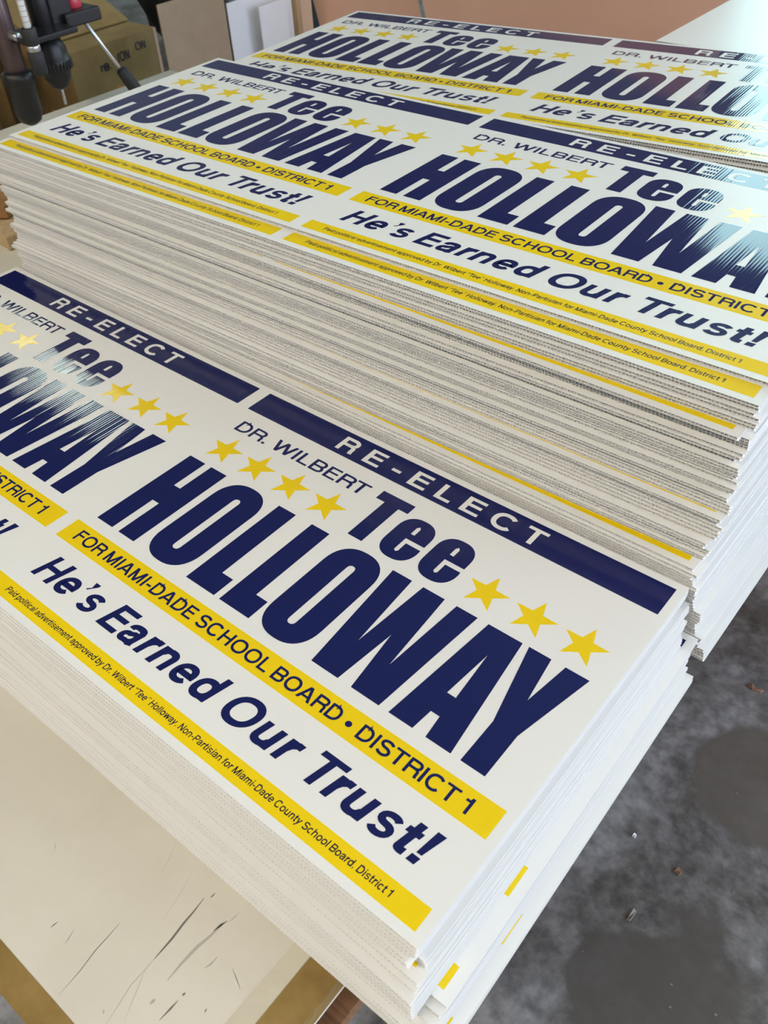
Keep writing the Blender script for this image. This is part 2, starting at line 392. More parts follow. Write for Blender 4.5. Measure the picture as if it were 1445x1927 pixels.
    if ch == 'T':
        W_ = .82; bx(0, W_, 1 - t, 1); bx(W_/2 - h, W_/2 + h, 0, 1 - t); return g, W_, D, D
    if ch == 'W':
        W_ = 1.32; a = wd * .5
        dg(W_*.27, 0, a, 1); dg(W_*.27, 0, W_/2, 1); dg(W_*.73, 0, W_/2, 1); dg(W_*.73, 0, W_ - a, 1); return g, W_, D, D
    if ch == '1':
        W_ = .42; bx(W_ - w, W_, 0, 1); bx(0, W_ - w, .68, .68 + t); g.append(([(W_ - w, .68 + t), (W_ - w*.55, .68 + t), (W_ - w*.55, 1), (W_ - w*.98, 1), (W_ - w * 1.25, .80)], [(0, 1, 2, 3, 4)])); return g, W_, .16, S
    if ch == '-': bx(0, .36, .30, .30 + t); return g, .36, .06, .06
    if ch == '\u2022': g.append((arc(.2, .42, .2, .2, 0, 345, 23, 1.0), [tuple(range(24))])); return g, .4, .14, .14
    if ch == '.': bx(0, w * 1.05, 0, w * 1.05); return g, w * 1.05, .08, .08
    if ch in ',\u2019\u201d\u201c':
        def q(x, y, up=1):
            k = w * 1.05
            if up > 0: g.append(([(x, y), (x + k, y), (x + k, y + k * .6), (x + k * .35, y - k * .95), (x, y - k * .85)][:0] + [(x, y), (x + k, y), (x + k, y - k * .45), (x + k * .3, y - k * 1.7), (x, y - k * 1.6), (x + k * .45, y - k)], [(0, 5, 4, 3, 2, 1)]))
            else: g.append(([(x, y - k * 1.7), (x + k, y - k * 1.7), (x + k, y - k * .7), (x + k * .6, y - k * .6), (x + k, y), (x + k * .6, y), (x, y - k * 1.1)], [(0, 1, 2, 3, 4, 5, 6)]))
        k = w * 1.05
        if ch == ',': q(0, k); return g, k, .08, .08
        if ch == '\u2019': q(0, 1); return g, k, .06, .06
        q(0, 1, 1 if ch == '\u201d' else -1); q(k * 1.5, 1, 1 if ch == '\u201d' else -1); return g, k * 2.5, .06, .06
    if ch == '!':
        bx(0, w * 1.1, 0, w * 1.02); g.append(([(w*.2, .28), (w*.9, .28), (w * 1.12, 1), (-w*.02, 1)], [(0, 1, 2, 3)])); return g, w * 1.1, .10, .10
    # lower case
    if ch in 'bdpq':
        W_ = .69; y0 = -.29 if ch in 'pq' else 0; y1 = 1 if ch in 'bd' else X
        xs = 0 if ch in 'bp' else W_ - w
        bx(xs, xs + w, y0, y1); ring(0.0, W_, -.01, X + .01); return g, W_, (S - .01 if ch in 'bp' else O - .01), (O - .01 if ch in 'bp' else S - .01)
    if ch == 'o': ring(0, .73, -.012, X + .012); return g, .73, O - .01, O - .01
    if ch == 'c':
        W_ = .67; st(arc(W_/2, X/2, W_/2 - h, X/2 - th + .01, 42, 318, 18)); return g, W_, O - .01, .03
    if ch == 'e':
        W_ = .70; m = X * .50; cx = W_/2
        st([(w * .6, m)] + [(W_ - h, m)] + arc(cx, X/2, W_/2 - h, X/2 - th + .01, 2, 322, 20), ww=w * .93); return g, W_, O - .01, O - .01
    if ch == 'a':
        W_ = .66; xs = W_ - h - .03
        st([(.05 + h*.6, X - .24)] + arc(W_ * .47, X - .19, W_ * .47 - h - .01, .19 - th + .01, 170, 20, 10) + [(xs, X - .22), (xs, .10), (xs + .035, 0)], ww=w * .95)
        st([(xs, X * .58), (W_ * .55, X * .555)] + arc(W_ * .36, .215, W_ * .36 - h, .215 - th + .01, 78, 300, 12) + [(W_ * .62, .09), (xs, .20)], ww=w * .85); return g, W_, O - .01, .05
    if ch in 'hnmr':
        bx(0, w, 0, 1 if ch == 'h' else X)
        def hump(x, W_): st([(x + h * .6, X * .60)] + arc(x + W_/2 + h * .2, X * .64, W_/2 - h * 1.2, X * .36 - th + .01, 168, 0, 10) + [(x + W_ - h, 0)], ww=w * .97)
        if ch == 'r':
            st([(h, X * .50), (h * 1.5, X * .72), (w * 1.35, X * .88), (.42, X - th - .005)], ww=w); return g, .42, S, .01
        if ch == 'm': hump(0, .60); hump(.60 - w, .60); return g, 1.20 - w, S, S
        hump(0, .65); return g, .65, S, S
    if ch == 'u':
        W_ = .65; bx(W_ - w, W_, 0, X); st([(h, X)] + arc(W_/2 - h * .2, X * .36, W_/2 - h * 1.2, X * .36 - th + .01, 180, 348, 10) + [(W_ - h * .6, X * .40)], ww=w * .97); return g, W_, S, S
    if ch in 'il':
        bx(0, w, 0, X if ch == 'i' else 1)
        if ch == 'i': bx(0, w, 1 - w * .9, 1)
        return g, w, S, S
    if ch == 'f':
        bx(.10, .10 + w, 0, X + .02); bx(0, .38, X - t, X); st([(.10 + h, X - .02)] + arc(.10 + h + .15, .86, .15, .14 - th, 180, 95, 6) + [(.40, 1 - th)]); return g, .40, .02, .0
    if ch == 't':
        bx(.10, .10 + w, .16, .94); bx(0, .40, X - t, X); st([(.10 + h, .22)] + arc(.10 + h + .14, .15, .14, .15 - th, 180, 262, 6) + [(.40, th + .005)]); return g, .40, .02, .03
    if ch == 's':
        W_ = .64; m = X * .525; tp = X + .012 - th * .9; bt = th * .9 - .012; st(arc(W_/2, (tp + m)/2, W_/2 - h - .01, (tp - m)/2, 20, 270, 12, .95)[:-1] + arc(W_/2, (m + bt)/2, W_/2 - h, (m - bt)/2, 90, -160, 12, .95), ww=w * .86); return g, W_, O - .01, O - .01
    if ch == 'v': W_ = .68; dg(W_/2, 0, wd*.5, X); dg(W_/2, 0, W_ - wd*.5, X); return g, W_, D, D
    if ch == 'w': W_ = 1.02; a = wd*.5; dg(W_*.28, 0, a, X); dg(W_*.28, 0, W_/2, X); dg(W_*.72, 0, W_/2, X); dg(W_*.72, 0, W_ - a, X); return g, W_, D, D
    if ch == 'y': W_ = .70; dg(W_/2, 0, wd*.5, X); dg(W_*.30, -.16, W_ - wd*.5, X); st([(W_*.30 + .02, -.10), (W_*.24, -.22), (.06, -.29 + th)], ww=w * .9); return g, W_, D, D
    if ch == '@': ring(0, .9, -.1, .9); ring(.25, .65, .2, .6); return g, .9, O, O
    if ch == '(': st(arc(.4, .42, .34, .6, 125, 235, 8)); return g, .3, O, O
    return [], .0, 0, 0
def text_geo(s, u0, u1, v0, cap, weight=.17, shear=0.0, track=0.0, space=.36):
    vs, fs = [], []; x = 0; prev = None
    kern = {'Tr': -.12, 'Te': -.12, 'AD': 0, 'P.': -.1, 'RT': -.03, 'ay': -.03, 'wa': -.02}
    for ch in s:
        if ch == ' ': x += space; prev = None; continue
        g, wd_, lb, rb_ = glyph(ch, weight)
        if prev: x += lb + kern.get(prev + ch, 0)
        for gi, (gv, gf) in enumerate(g):          # each stroke of a letter lies a hair above the one before
            n = len(vs); vs += [(x + a + b * shear, b, gi * 1.2e-5) for a, b in gv]; fs += [tuple(i + n for i in f) for f in gf]
        x += wd_ + rb_ + track; prev = ch
    lo = min(v[0] for v in vs); hi = max(v[0] for v in vs); k = (u1 - u0) / (hi - lo)
    return [(u0 + (a - lo) * k, v0 + b * cap, c) for a, b, c in vs], fs

def tessellate(outer, holes=()):
    from mathutils.geometry import tessellate_polygon
    loops = [[Vector((x, y, 0)) for x, y in outer]] + [[Vector((x, y, 0)) for x, y in h] for h in holes]
    tris = tessellate_polygon(loops)
    vs = [(v.x, v.y) for l in loops for v in l]
    fs = []
    for a, b, c in tris:
        A, B, C = vs[a], vs[b], vs[c]
        ar = (B[0]-A[0])*(C[1]-A[1]) - (C[0]-A[0])*(B[1]-A[1])
        if abs(ar) < 1e-12: continue
        fs.append((a, b, c) if ar > 0 else (a, c, b))
    return vs, fs
def mmp(pts): return [(x * .001, y * .001) for x, y in pts]
def rrect(x0, x1, y0, y1, rx, ry, n=10):
    out = []
    for cx, cy, a0 in ((x1 - rx, y1 - ry, 0), (x0 + rx, y1 - ry, 90), (x0 + rx, y0 + ry, 180), (x1 - rx, y0 + ry, 270)):
        for i in range(n + 1):
            a = math.radians(a0 + 90 * i / n); c, s = math.cos(a), math.sin(a)
            e = .86
            out.append((cx + rx * math.copysign(abs(c) ** e, c), cy + ry * math.copysign(abs(s) ** e, s)))
    return out
HEAD = []
HEAD.append(tessellate(mmp([(15, 140), (42.6, 140), (42.6, 199.5), (53.8, 199.5), (53.8, 140), (81, 140), (81, 283), (53.4, 283), (53.4, 232.5), (42.6, 232.5), (42.6, 283), (15, 283)])))
def big_o(c): return tessellate(mmp(rrect(c - 33.5, c + 33.5, 137.8, 285.2, 33, 36)), [mmp(rrect(c - 5, c + 5, 161, 261, 4.9, 6, 5))])
HEAD.append(big_o(125.6))
def big_l(x): return tessellate(mmp([(x, 140), (x + 44, 140), (x + 44, 168), (x + 27, 168), (x + 27, 283), (x, 283)]))
HEAD.append(big_l(170)); HEAD.append(big_l(222))
HEAD.append(big_o(303.4))
HEAD.append(tessellate(mmp([(353.5, 140), (387.9, 140), (395, 212.5), (404.5, 140), (438.6, 140), (450.3, 283), (424.2, 283), (416.8, 182.6), (409.1, 283), (381.1, 283), (373.5, 186.7), (366.3, 283), (340.4, 283)])))
HEAD.append(tessellate(mmp([(450.2, 140), (478, 140), (480.2, 165), (490.2, 165), (492.9, 140), (520.7, 140), (503.6, 283), (463.5, 283)]), [mmp([(484.9, 250), (479.8, 190.7), (489.8, 190.7)])]))
HEAD.append(tessellate(mmp([(531.2, 140), (557.1, 140), (557.1, 191), (577.5, 283.3), (551.6, 283.3), (543.4, 229), (536, 283.3), (510.9, 283.3), (531.2, 191)])))
TEE = [tessellate(mmp([(264, 296), (284.6, 296), (284.6, 361.8), (298, 361.8), (298, 377.2), (250.9, 377.2), (250.9, 361.8), (264, 361.8)]))]
def small_e(c):
    x0, x1 = c - 23, c + 23
    o = rrect(x0, x1, 295, 364, 22.5, 24, 10)
    # cut the slit below the crossbar into the right side: walk the outline from the slit's lower lip round to its upper lip
    pts = []
    up = [p for p in o if p[0] > c and p[1] >= 329.4]      # right side, above slit (ordered from right to top)
    top_left = [p for p in o if p[0] <= c]
    low = [p for p in o if p[0] > c and p[1] <= 323.2]
    pts = [(x1, 329.6)] + [p for p in o if p[1] > 329.6 and p[0] > c] + top_left + low + [(x1 - .5, 323.4), (c + 2.6, 323.4), (c + 2.6, 309), (c, 306.8), (c - 2.6, 309), (c - 2.6, 329.6)]
    return tessellate(mmp(pts), [mmp([(c - 2.5, 338.5), (c + 2.5, 338.5), (c + 2.5, 350), (c, 353), (c - 2.5, 350)])])
TEE += [small_e(323.5), small_e(377.2)]
def star(cx, cy=317.0, R=25.8):
    pts = []
    for i in range(10):
        a = math.radians(90 + 36 * i); rr = R if i % 2 == 0 else R * .40
        pts.append((cx + rr * math.cos(a), cy + rr * math.sin(a)))
    return tessellate(mmp(pts))
STARS = [star(c) for c in (41.6, 99, 156.4, 213.6, 437.3, 494.5, 551.7)]
RE = [text_geo(ch, a * .001, b * .001, .4042, .0268, .195) for ch, a, b in
      (('R', 148, 174.5), ('E', 191.5, 216.5), ('-', 233, 246), ('E', 262, 287), ('L', 302, 323.5), ('E', 338, 363), ('C', 377.5, 405), ('T', 419.5, 445))]
LINES = {
    're_elect_lettering': ('N2', RE),
    'small_name_lettering': ('N1', [text_geo('DR. WILBERT', .0175, .236, .354, .0205, .17)]),
    'nickname_lettering': ('N1', TEE),
    'headline_lettering': ('N1', HEAD),
    'office_lettering': ('N3', [text_geo('FOR MIAMI-DADE SCHOOL BOARD \u2022 DISTRICT 1', .0205, .5645, .1008, .0165, .175)]),
    'slogan_lettering': ('N1', [text_geo('He\u2019s Earned Our Trust!', .028, .565, .0405, .0345, .205, .21)]),
    'fine_print': ('N4', [text_geo('Paid political advertisement approved by Dr. Wilbert \u201cTee\u201d Holloway, Non-Partisian for Miami-Dade County School Board, District 1', .0300, .5585, .0078, .0072, .165, .10)]),
}
ZB, ZT = .00008, .00016
def geo_mesh(name, geos, m, du, z):
    vs, fs = [], []
    for gv, gf in geos:
        n = len(vs); vs += [(p[0] + du - W, p[1] - .2, z + (p[2] if len(p) > 2 else 0)) for p in gv]; fs += [tuple(i + n for i in f) for f in gf]
    me = bpy.data.meshes.new(name); me.from_pydata(vs, [], fs); me.materials.append(m); me.update()
    bm = bmesh.new(); bm.from_mesh(me)
    bmesh.ops.recalc_face_normals(bm, faces=bm.faces)
    for f_ in bm.faces:
        if f_.normal.z < 0: f_.normal_flip()
    bm.to_mesh(me); bm.free()
    return me
def rect_geo(u0, u1, v0, v1): return ([(u0, v0), (u1, v0), (u1, v1), (u0, v1)], [(0, 1, 2, 3)])
ART = []      # (part name, mesh, label)
LM = {'N1': M_NAVY, 'N2': M_WHITEINK, 'N3': M_NAVY, 'N4': M_BLACK}
for sgn in (0, 1):
    du = sgn * PER
    ART.append(('navy_bar', geo_mesh('navy_bar', [rect_geo(0, W, N0, N1)], M_NAVY, du, ZB), None, sgn))
    ART.append(('yellow_bar_mid', geo_mesh('yellow_bar', [rect_geo(0, W, MM0, MM1)], M_YEL, du, ZB), None, sgn))
    ART.append(('yellow_bar_low', geo_mesh('yellow_bar', [rect_geo(0, W, 0, B1)], M_YEL, du, ZB), None, sgn))
    for st in STARS: ART.append(('star', geo_mesh('star', [st], M_YEL, du, ZB), None, sgn))
    for nm_, (k, gs) in LINES.items():
        ART.append((nm_, geo_mesh(nm_, gs, LM[k], du, ZT), {'N2': 'white spaced capitals on the navy bar', 'N4': 'tiny dark fine print on the yellow bar'}.get(k), sgn))
# joined artwork for the sheets lower in a stack
def join_art(name):
    vs, fs, ms = [], [], []; mats = [M_NAVY, M_YEL, M_WHITEINK, M_BLACK]
    for nm_, me, _, _s in ART:
        n = len(vs); vs += [tuple(v.co) for v in me.vertices]; fs += [tuple(i + n for i in p.vertices) for p in me.polygons]
        ms += [mats.index(me.materials[0])] * len(me.polygons)
    out = bpy.data.meshes.new(name); out.from_pydata(vs, [], fs)
    for m in mats: out.materials.append(m)
    out.polygons.foreach_set('material_index', ms); out.update(); return out
ART_ME = join_art('printed_artwork')

# ------------------------------------------------------------------ corrugated sheet
SW, SH, TH = 1.2192, .4572, .0036
U0, V0 = -.0098 - W, -.0089 - .2
def sheet_mesh():
    b = MB(); x0, x1, y0, y1 = U0, U0 + SW, V0, V0 + SH; t = .00035
    b.quad_box(x0, x1, y0, y1, -t, 0, 1); b.m[-5] = 0
    b.quad_box(x0, x1, y0, y1, -TH, -TH + t, 1)
    n = int(SW / PITCH); off = (SW - n * PITCH) / 2
    for i in range(n + 1):
        c = x0 + off + i * PITCH; c = min(max(c, x0 + .0002), x1 - .0002); k = len(b.v); h = .00017
        b.v += [(c - h, y0, -TH + t), (c + h, y0, -TH + t), (c + h, y0, -t), (c - h, y0, -t), (c - h, y1, -TH + t), (c + h, y1, -TH + t), (c + h, y1, -t), (c - h, y1, -t)]
        b.f += [(k, k+1, k+2, k+3), (k+5, k+4, k+7, k+6), (k+1, k+5, k+6, k+2), (k+4, k, k+3, k+7)]; b.m += [1] * 4
    return b.mesh('corrugated_sheet', [M_SHEET_TOP, M_SHEET])
SHEET_ME = sheet_mesh()

ORD = ['', 'second', 'third', 'fourth', 'fifth', 'sixth', 'seventh', 'eighth', 'ninth', 'tenth', 'eleventh', 'twelfth']
def stack(P, count, zbot, profile, top_label, body_label, group, special={}, cat='sign sheet', printed=True, where='the stack'):
    """P: yaw, x, y, ztop, slope_u, slope_v of the top sheet; profile(k) -> dx, dy, dyaw for the k-th sheet from the top"""
    yaw, px, py, zt, a, b = P
    zt += FL; step = (zt - (zbot + TH)) / (count - 1)
    rng = random.Random(int(abs(px * 1000)) + count)
    for k in range(count):
        fr = 1 - k / (count - 1)
        dx, dy, dw = profile(k)
        if k > 0: dx += rng.gauss(0, .0006); dy += rng.gauss(0, .0006); dw += rng.gauss(0, .0004)
        root = link('sign_sheet' if printed else 'blank_sheet', SHEET_ME, None, (px + dx, py + dy, zt - k * step), (math.atan(b) * fr, -math.atan(a) * fr, yaw + dw))
        lab = top_label if k == 0 else special.get(k, ('%s sheet down from the top of %s' % (ORD[k], where)) if k < len(ORD) else body_label)
        tag(root, lab, cat, group)
        if not printed: continue
        if k == 0:
            bars = {}
            for nm_, me, lb, sg in ART:
                up = {'re_elect_lettering': 'navy_bar', 'office_lettering': 'yellow_bar_mid', 'fine_print': 'yellow_bar_low'}.get(nm_)
                o = link(nm_.replace('_mid', '').replace('_low', ''), me, bars[(sg, up)] if up else root)
                bars[(sg, nm_)] = o
                if lb: o['label'] = lb
        else:
            link('printed_artwork', ART_ME, root)
PA = (-0.0021, -0.787, 0.4045, -0.68, -0.0061, -0.0142)
PB = (0.0137, -0.7835, 0.931, -0.4775, 0.0, 0.0)
PC = (0.0555, -0.8020, 1.3910, -0.4805, 0.0232, 0.0055)

ADX = [0, .0003, .0005, -.0045, -.005, -.0045, .003, .0045, .005, .0080, .009, .0100, .0110, .0115, .0120, .0122, .0252, .0256, .0260, .0264, .0275, .0280, .0285, .0375, .0380, .0385]
ADY = [0, -.0015, -.003, -.0045, -.006, -.0078, .0025, .003, .0025, -.0045, -.0110, -.0170, -.0185, -.0192, -.0198, -.0205, -.006, -.0135, -.0205, -.0270, -.0275, -.0285, -.0300, -.0320, -.0335, -.0345]
def prof_a(k):
    return (ADX[k], ADY[k], (-.006 if 9 <= k <= 15 else .009 if 16 <= k <= 19 else .010 if k >= 23 else 0.0))
BDY = {0: 0, 1: -.033, 2: -.034, 3: -.0345, 4: -.0355, 5: -.037, 6: -.0375, 7: -.0460, 8: -.044, 9: -.041, 10: -.039, 11: -.038,
       12: -.0455, 13: -.047, 14: -.041, 15: -.040, 16: -.047, 17: -.048, 18: -.043, 19: -.042, 20: -.041, 21: -.0415, 22: -.0485, 23: -.044, 24: -.042,
       25: -.049, 26: -.043, 27: -.0415, 28: -.041, 29: -.042, 30: -.043, 31: -.052, 32: -.049, 33: -.043, 34: -.044, 35: -.0455, 36: -.0455, 37: -.0465, 38: -.0475,
       39: -.0555, 40: -.057, 41: -.052, 42: -.051, 43: -.052, 44: -.0535, 45: -.0480, 46: -.0470, 47: -.0565, 48: -.0590, 49: -.0605}
def prof_b(k):
    dy = BDY.get(k, -.0600)
    if k == 0: return (0, 0, 0)
    dx = (.0, .0035, -.002, .004, .001, -.003, .003, -.001, .0045, .0)[(k // 4 + k // 7) % 10] - .0005 * (k % 4) - (.004 if 38 < k < 50 else 0) + (.03 * (k - 50) / 27 if k > 50 else 0)
    dw = -.012 if k == 7 else (-.003 if k in (31, 39) else .0)
    if k >= 47: return (dx, dy, -.0165)
    return (dx, dy, dw - (.0035 if k >= 8 else 0))
def prof_c(k):
    if k == 0: return (0, 0, 0)
    return (.0004 * k * (k > 40), -.001 + .003 * math.sin(k * 1.1), -.030 * min(k, 4) / 4)

stack(PA, 26, TZ + .0006, prof_a, 'corrugated sign sheet lying on top of the low front stack', 'white corrugated sign sheet in the low front stack, under its top sheet', 'sheets of the low front stack',
      {16: 'sign sheet low in the front stack, sticking out right so two yellow bar ends show', 25: 'bottom sheet of the low front stack, jutting out over the floor'}, where='the low front stack')
stack(PB, 76, TZ + .0006, prof_b, 'corrugated sign sheet lying on top of the tall middle stack', 'white corrugated sign sheet inside the tall middle stack', 'sheets of the tall middle stack',
      {1: 'second sheet of the middle stack, pulled forward so its lower yellow bar shows', 7: 'sheet near the middle stack top showing a thin yellow sliver',
       47: 'middle stack sheet just above the front stack, with a yellow bar showing'}, where='the tall middle stack')
stack(PC, 75, TZ + .0006, prof_c, 'corrugated sign sheet lying on top of the rear stack', 'white corrugated sign sheet inside the rear stack', 'sheets of the rear stack',
      {1: 'second sheet of the rear stack, edge showing below the top sheet'}, where='the rear stack')

# ------------------------------------------------------------------ background
M_KRAFT = mat('kraft_cardboard', (.34, .23, .11), .75); noise_mix(M_KRAFT, (.22, .135, .045), (.31, .195, .075), 6, 5, .35, .65)
M_KRAFT2 = mat('orange_cardboard', (.36, .18, .07), .75); noise_mix(M_KRAFT2, (.26, .125, .042), (.36, .185, .07), 7, 5, .35, .65)
M_KRAFT3 = mat('dark_brown_cardboard', (.17, .09, .04), .8); noise_mix(M_KRAFT3, (.13, .07, .03), (.21, .115, .055), 7, 5, .35, .65)
M_PINK = mat('pinkish_cardboard', (.62, .40, .29), .7); noise_mix(M_PINK, (.66, .40, .30), (.72, .455, .345), 3, 4, .3, .7)
M_TAN = mat('tan_chipboard', (.42, .345, .245), .7); noise_mix(M_TAN, (.33, .25, .16), (.38, .295, .195), 9, 5, .3, .7)
M_WBOARD = mat('white_foam_board', (.80, .82, .84), .55)
M_CREAM = mat('cream_board', (.70, .52, .36), .7)
M_PINE = mat('pine_post', (.46, .33, .18), .65); noise_mix(M_PINE, (.40, .28, .15), (.52, .38, .22), 12, 5, .35, .65, stretch=(6, 6, .6))
M_DARK = mat('black_plastic', (.012, .012, .014), .35)

# boards standing on edge beyond the table end, all in planes facing the daylight
def board(name, x, y0, y1, ztop, th, m, label, cat='board', lean=0):
    o = box_obj(name, x - th, x, y0, y1, 0, ztop, m, bev=.001)
    return tag(o, label, cat)
board('chipboard_panel', -2.60, 1.978, 2.262, FL - .686, .006, M_TAN, 'tan chipboard panel standing on edge left of the white boards')
board('cardboard_strip', -2.60, 1.944, 1.955, FL - .745, .010, M_TAN, 'narrow tan cardboard strip standing beside the chipboard panel')
board('foam_board', -2.60, 2.272, 2.585, FL - .742, .006, M_WBOARD, 'white foam board standing between the chipboard and the smaller white board')
board('foam_board', -2.54, 2.365, 2.500, FL - .765, .006, M_WBOARD, 'smaller white foam board standing in front of another white board')
board('timber_post', -2.585, 2.596, 2.618, FL - .55, .045, M_PINE, 'thin pine post between the white boards and the brown cartons', 'post')
board('cream_panel', -2.60, 2.622, 2.690, FL - .55, .008, M_CREAM, 'cream panel standing left of the pinkish cartons')

# two flattened cartons leaning side by side behind the rear stack
def leaning(name, px_l, px_r, y, m, label, depth):
    a = on_y(*px_l, y); c = on_y(*px_r, y)
    o = empty(name, (0, 0, 0))
    w = (c - a).length + .0
    lean = math.radians(16)
    b = MB().quad_box(0, w, 0, depth, 0, 1.25)
    root = tag(o, label, 'carton', 'leaning cartons behind the rear stack')
    pan = link('carton_body', b.mesh('carton_body', [m]), root); bevel(pan, .004)
    # flap seam along the top
    fl = MB().quad_box(.01, w - .01, -.004, -.0005, .98, 1.24)
    link('flap', fl.mesh('flap', [m]), root)
    root.rotation_euler = (0, -lean, 0)
    # base corner on the floor, left edge through the given pixel
    root.location = (a.x + a.z * math.tan(lean), y, .0)
    return root
l1 = leaning('flattened_carton', (588, 0), (782, 0), 2.72, M_PINK, 'pinkish brown flattened carton leaning beside the cream panel', .006)
l2 = leaning('flattened_carton', (798, 25), (1430, 0), 2.70, M_PINK, 'larger pinkish brown carton leaning left of the blank white sheets', .05)
for l in (l1, l2):
    l.location.z = .0

# carton carrying blank white sheets behind the rear stack
bs = tag(empty('storage_carton', (-.2, 2.05, 0)), 'brown storage carton under the blank white sheets', 'carton')
world_part('carton_body', MB().quad_box(-.80, .40, 1.83, 2.27, 0, FL - .57), [M_PINK], bs)
world_part('tape_seam', MB().quad_box(-.80, .40, 2.03, 2.08, FL - .57, FL - .5697), [M_TAPE], bs)
SHEETS_BLANK = (0.0, -.807 - U0, 1.80 - V0, -.52, 0, 0)
stack(SHEETS_BLANK, 12, FL - .5685, lambda k: (.0, .0, 0), 'blank white sheet on top of the pile beyond the rear stack', 'blank white sheet in the pile beyond the rear stack', 'blank white sheets', printed=False, cat='sheet', where='the blank white pile behind the rear stack')

# wooden block beside the middle stack
blk = tag(empty('scrap_wood', (-1.80, .88, TZ)), 'rough orange-brown scrap wood on the table left of the middle stack', 'wood')
for i, (xo, yo, ln, zz, rot) in enumerate(((-1.86, .80, .20, 0, .2), (-1.74, .80, .18, .0, -.1), (-1.80, .82, .26, .032, .5))):
    p = link('plank', MB().quad_box(-.055, .055, 0, ln, 0, .03).mesh('plank', [M_KRAFT2 if i != 1 else M_PINE]), blk, (xo + 1.80, yo - .88, zz), (0, 0, rot)); bevel(p, .003)

# heap of kraft cartons on the floor beyond the table end
def carton(x0, x1, y0, y1, z1, m, label, flaps=True, rot=0.0, name='kraft_carton', z0=0.0):
    cx, cy = (x0 + x1) / 2, (y0 + y1) / 2; hx, hy = (x1 - x0) / 2, (y1 - y0) / 2
    root = tag(empty(name, (cx, cy, z0)), label, 'carton', 'cartons beyond the table end'); h = z1 - z0; t = .006
    for nm_, bx in (('side_panel', (-hx, -hx + t, -hy, hy)), ('side_panel', (hx - t, hx, -hy, hy)), ('side_panel', (-hx + t, hx - t, -hy, -hy + t)), ('side_panel', (-hx + t, hx - t, hy - t, hy))):
        link(nm_, MB().quad_box(*bx, 0, h).mesh('side_panel', [m]), root)
    link('base_panel', MB().quad_box(-hx + t, hx - t, -hy + t, hy - t, 0, t).mesh('base_panel', [m]), root)
    if flaps:
        for s_, ang in ((1, -.5), (-1, .35)):
            f_ = link('flap', MB().quad_box(0 if s_ > 0 else -hx * .8, hx * .8 if s_ > 0 else 0, -hy, hy, 0, .004).mesh('flap', [m]), root, (s_ * hx, 0, h), (0, ang * s_, 0))
        for s_, ang in ((1, 1.0), (-1, -.7)):
            f_ = link('flap', MB().quad_box(-hx, hx, 0 if s_ > 0 else -hy * .6, hy * .6 if s_ > 0 else 0, 0, .004).mesh('flap', [m]), root, (0, s_ * hy, h), (ang * .5, 0, 0))
    root.rotation_euler.z = rot
    return root
c1 = carton(-3.85, -3.3, 2.04, 2.48, FL - .95, M_KRAFT, 'kraft carton with dark stencilled marks beyond the table end', flaps=False)
link('lid', MB().quad_box(-.275, .275, -.22, .22, FL - .95, FL - .944).mesh('lid', [M_KRAFT]), c1)
link('lid_flap', MB().quad_box(-.30, 0, -.22, .22, 0, .006).mesh('lid_flap', [M_KRAFT]), c1, (.10, 0, FL - .940), (0, .42, 0))
for s_, (px, py), hgt in (('r@,', (190, 128), .030), ('(ON', (222, 108), .034), ('ON', (255, 88), .030)):
    gv, gf = text_geo(s_, 0, hgt * 1.7, 0, hgt, .17)
    p0 = on_x(px, py, -3.3 + .0015)
    me = bpy.data.meshes.new('stencil_mark'); me.from_pydata([(z_, x, y) for x, y, z_ in gv], [], gf); me.materials.append(M_BLACK)
    link('stencil_mark', me, c1, (p0.x - c1.location.x, p0.y - c1.location.y, p0.z - hgt / 2))
carton(-3.08, -2.84, 1.84, 2.04, FL - 1.06, M_KRAFT2, 'low orange-brown carton with torn flaps nearest the table end', rot=.0)
carton(-3.95, -3.5, 1.45, 1.78, FL - .90, M_KRAFT3, 'dark brown carton with open flaps left of the stencilled carton', rot=.1)
carton(-4.75, -4.25, 2.35, 2.85, FL - .84, M_KRAFT, 'open kraft carton with raised flaps behind the stencilled carton', rot=0)
carton(-4.95, -4.5, 1.3, 1.75, FL - .86, M_KRAFT, 'open kraft carton behind the dark brown carton', rot=0)
# black plastic refuse bag on the floor behind
bm = bmesh.new(); bmesh.ops.create_icosphere(bm, subdivisions=4, radius=.55)
from mathutils import noise as mn
for v in bm.verts:
    n_ = mn.noise(v.co * 3.5) * .12 + mn.noise(v.co * 9) * .05
    v.co += v.co.normalized() * n_
    v.co.z = max(v.co.z, -.42)
me = bpy.data.meshes.new('refuse_bag'); bm.to_mesh(me); bm.free(); me.materials.append(M_DARK)
me.polygons.foreach_set('use_smooth', [True] * len(me.polygons)); me.transform(Matrix.Translation((0, 0, .42)))
tag(link('refuse_bag', me, None, (-4.3, 3.9, 0)), 'crumpled black plastic bag on the floor behind the kraft cartons', 'bag')

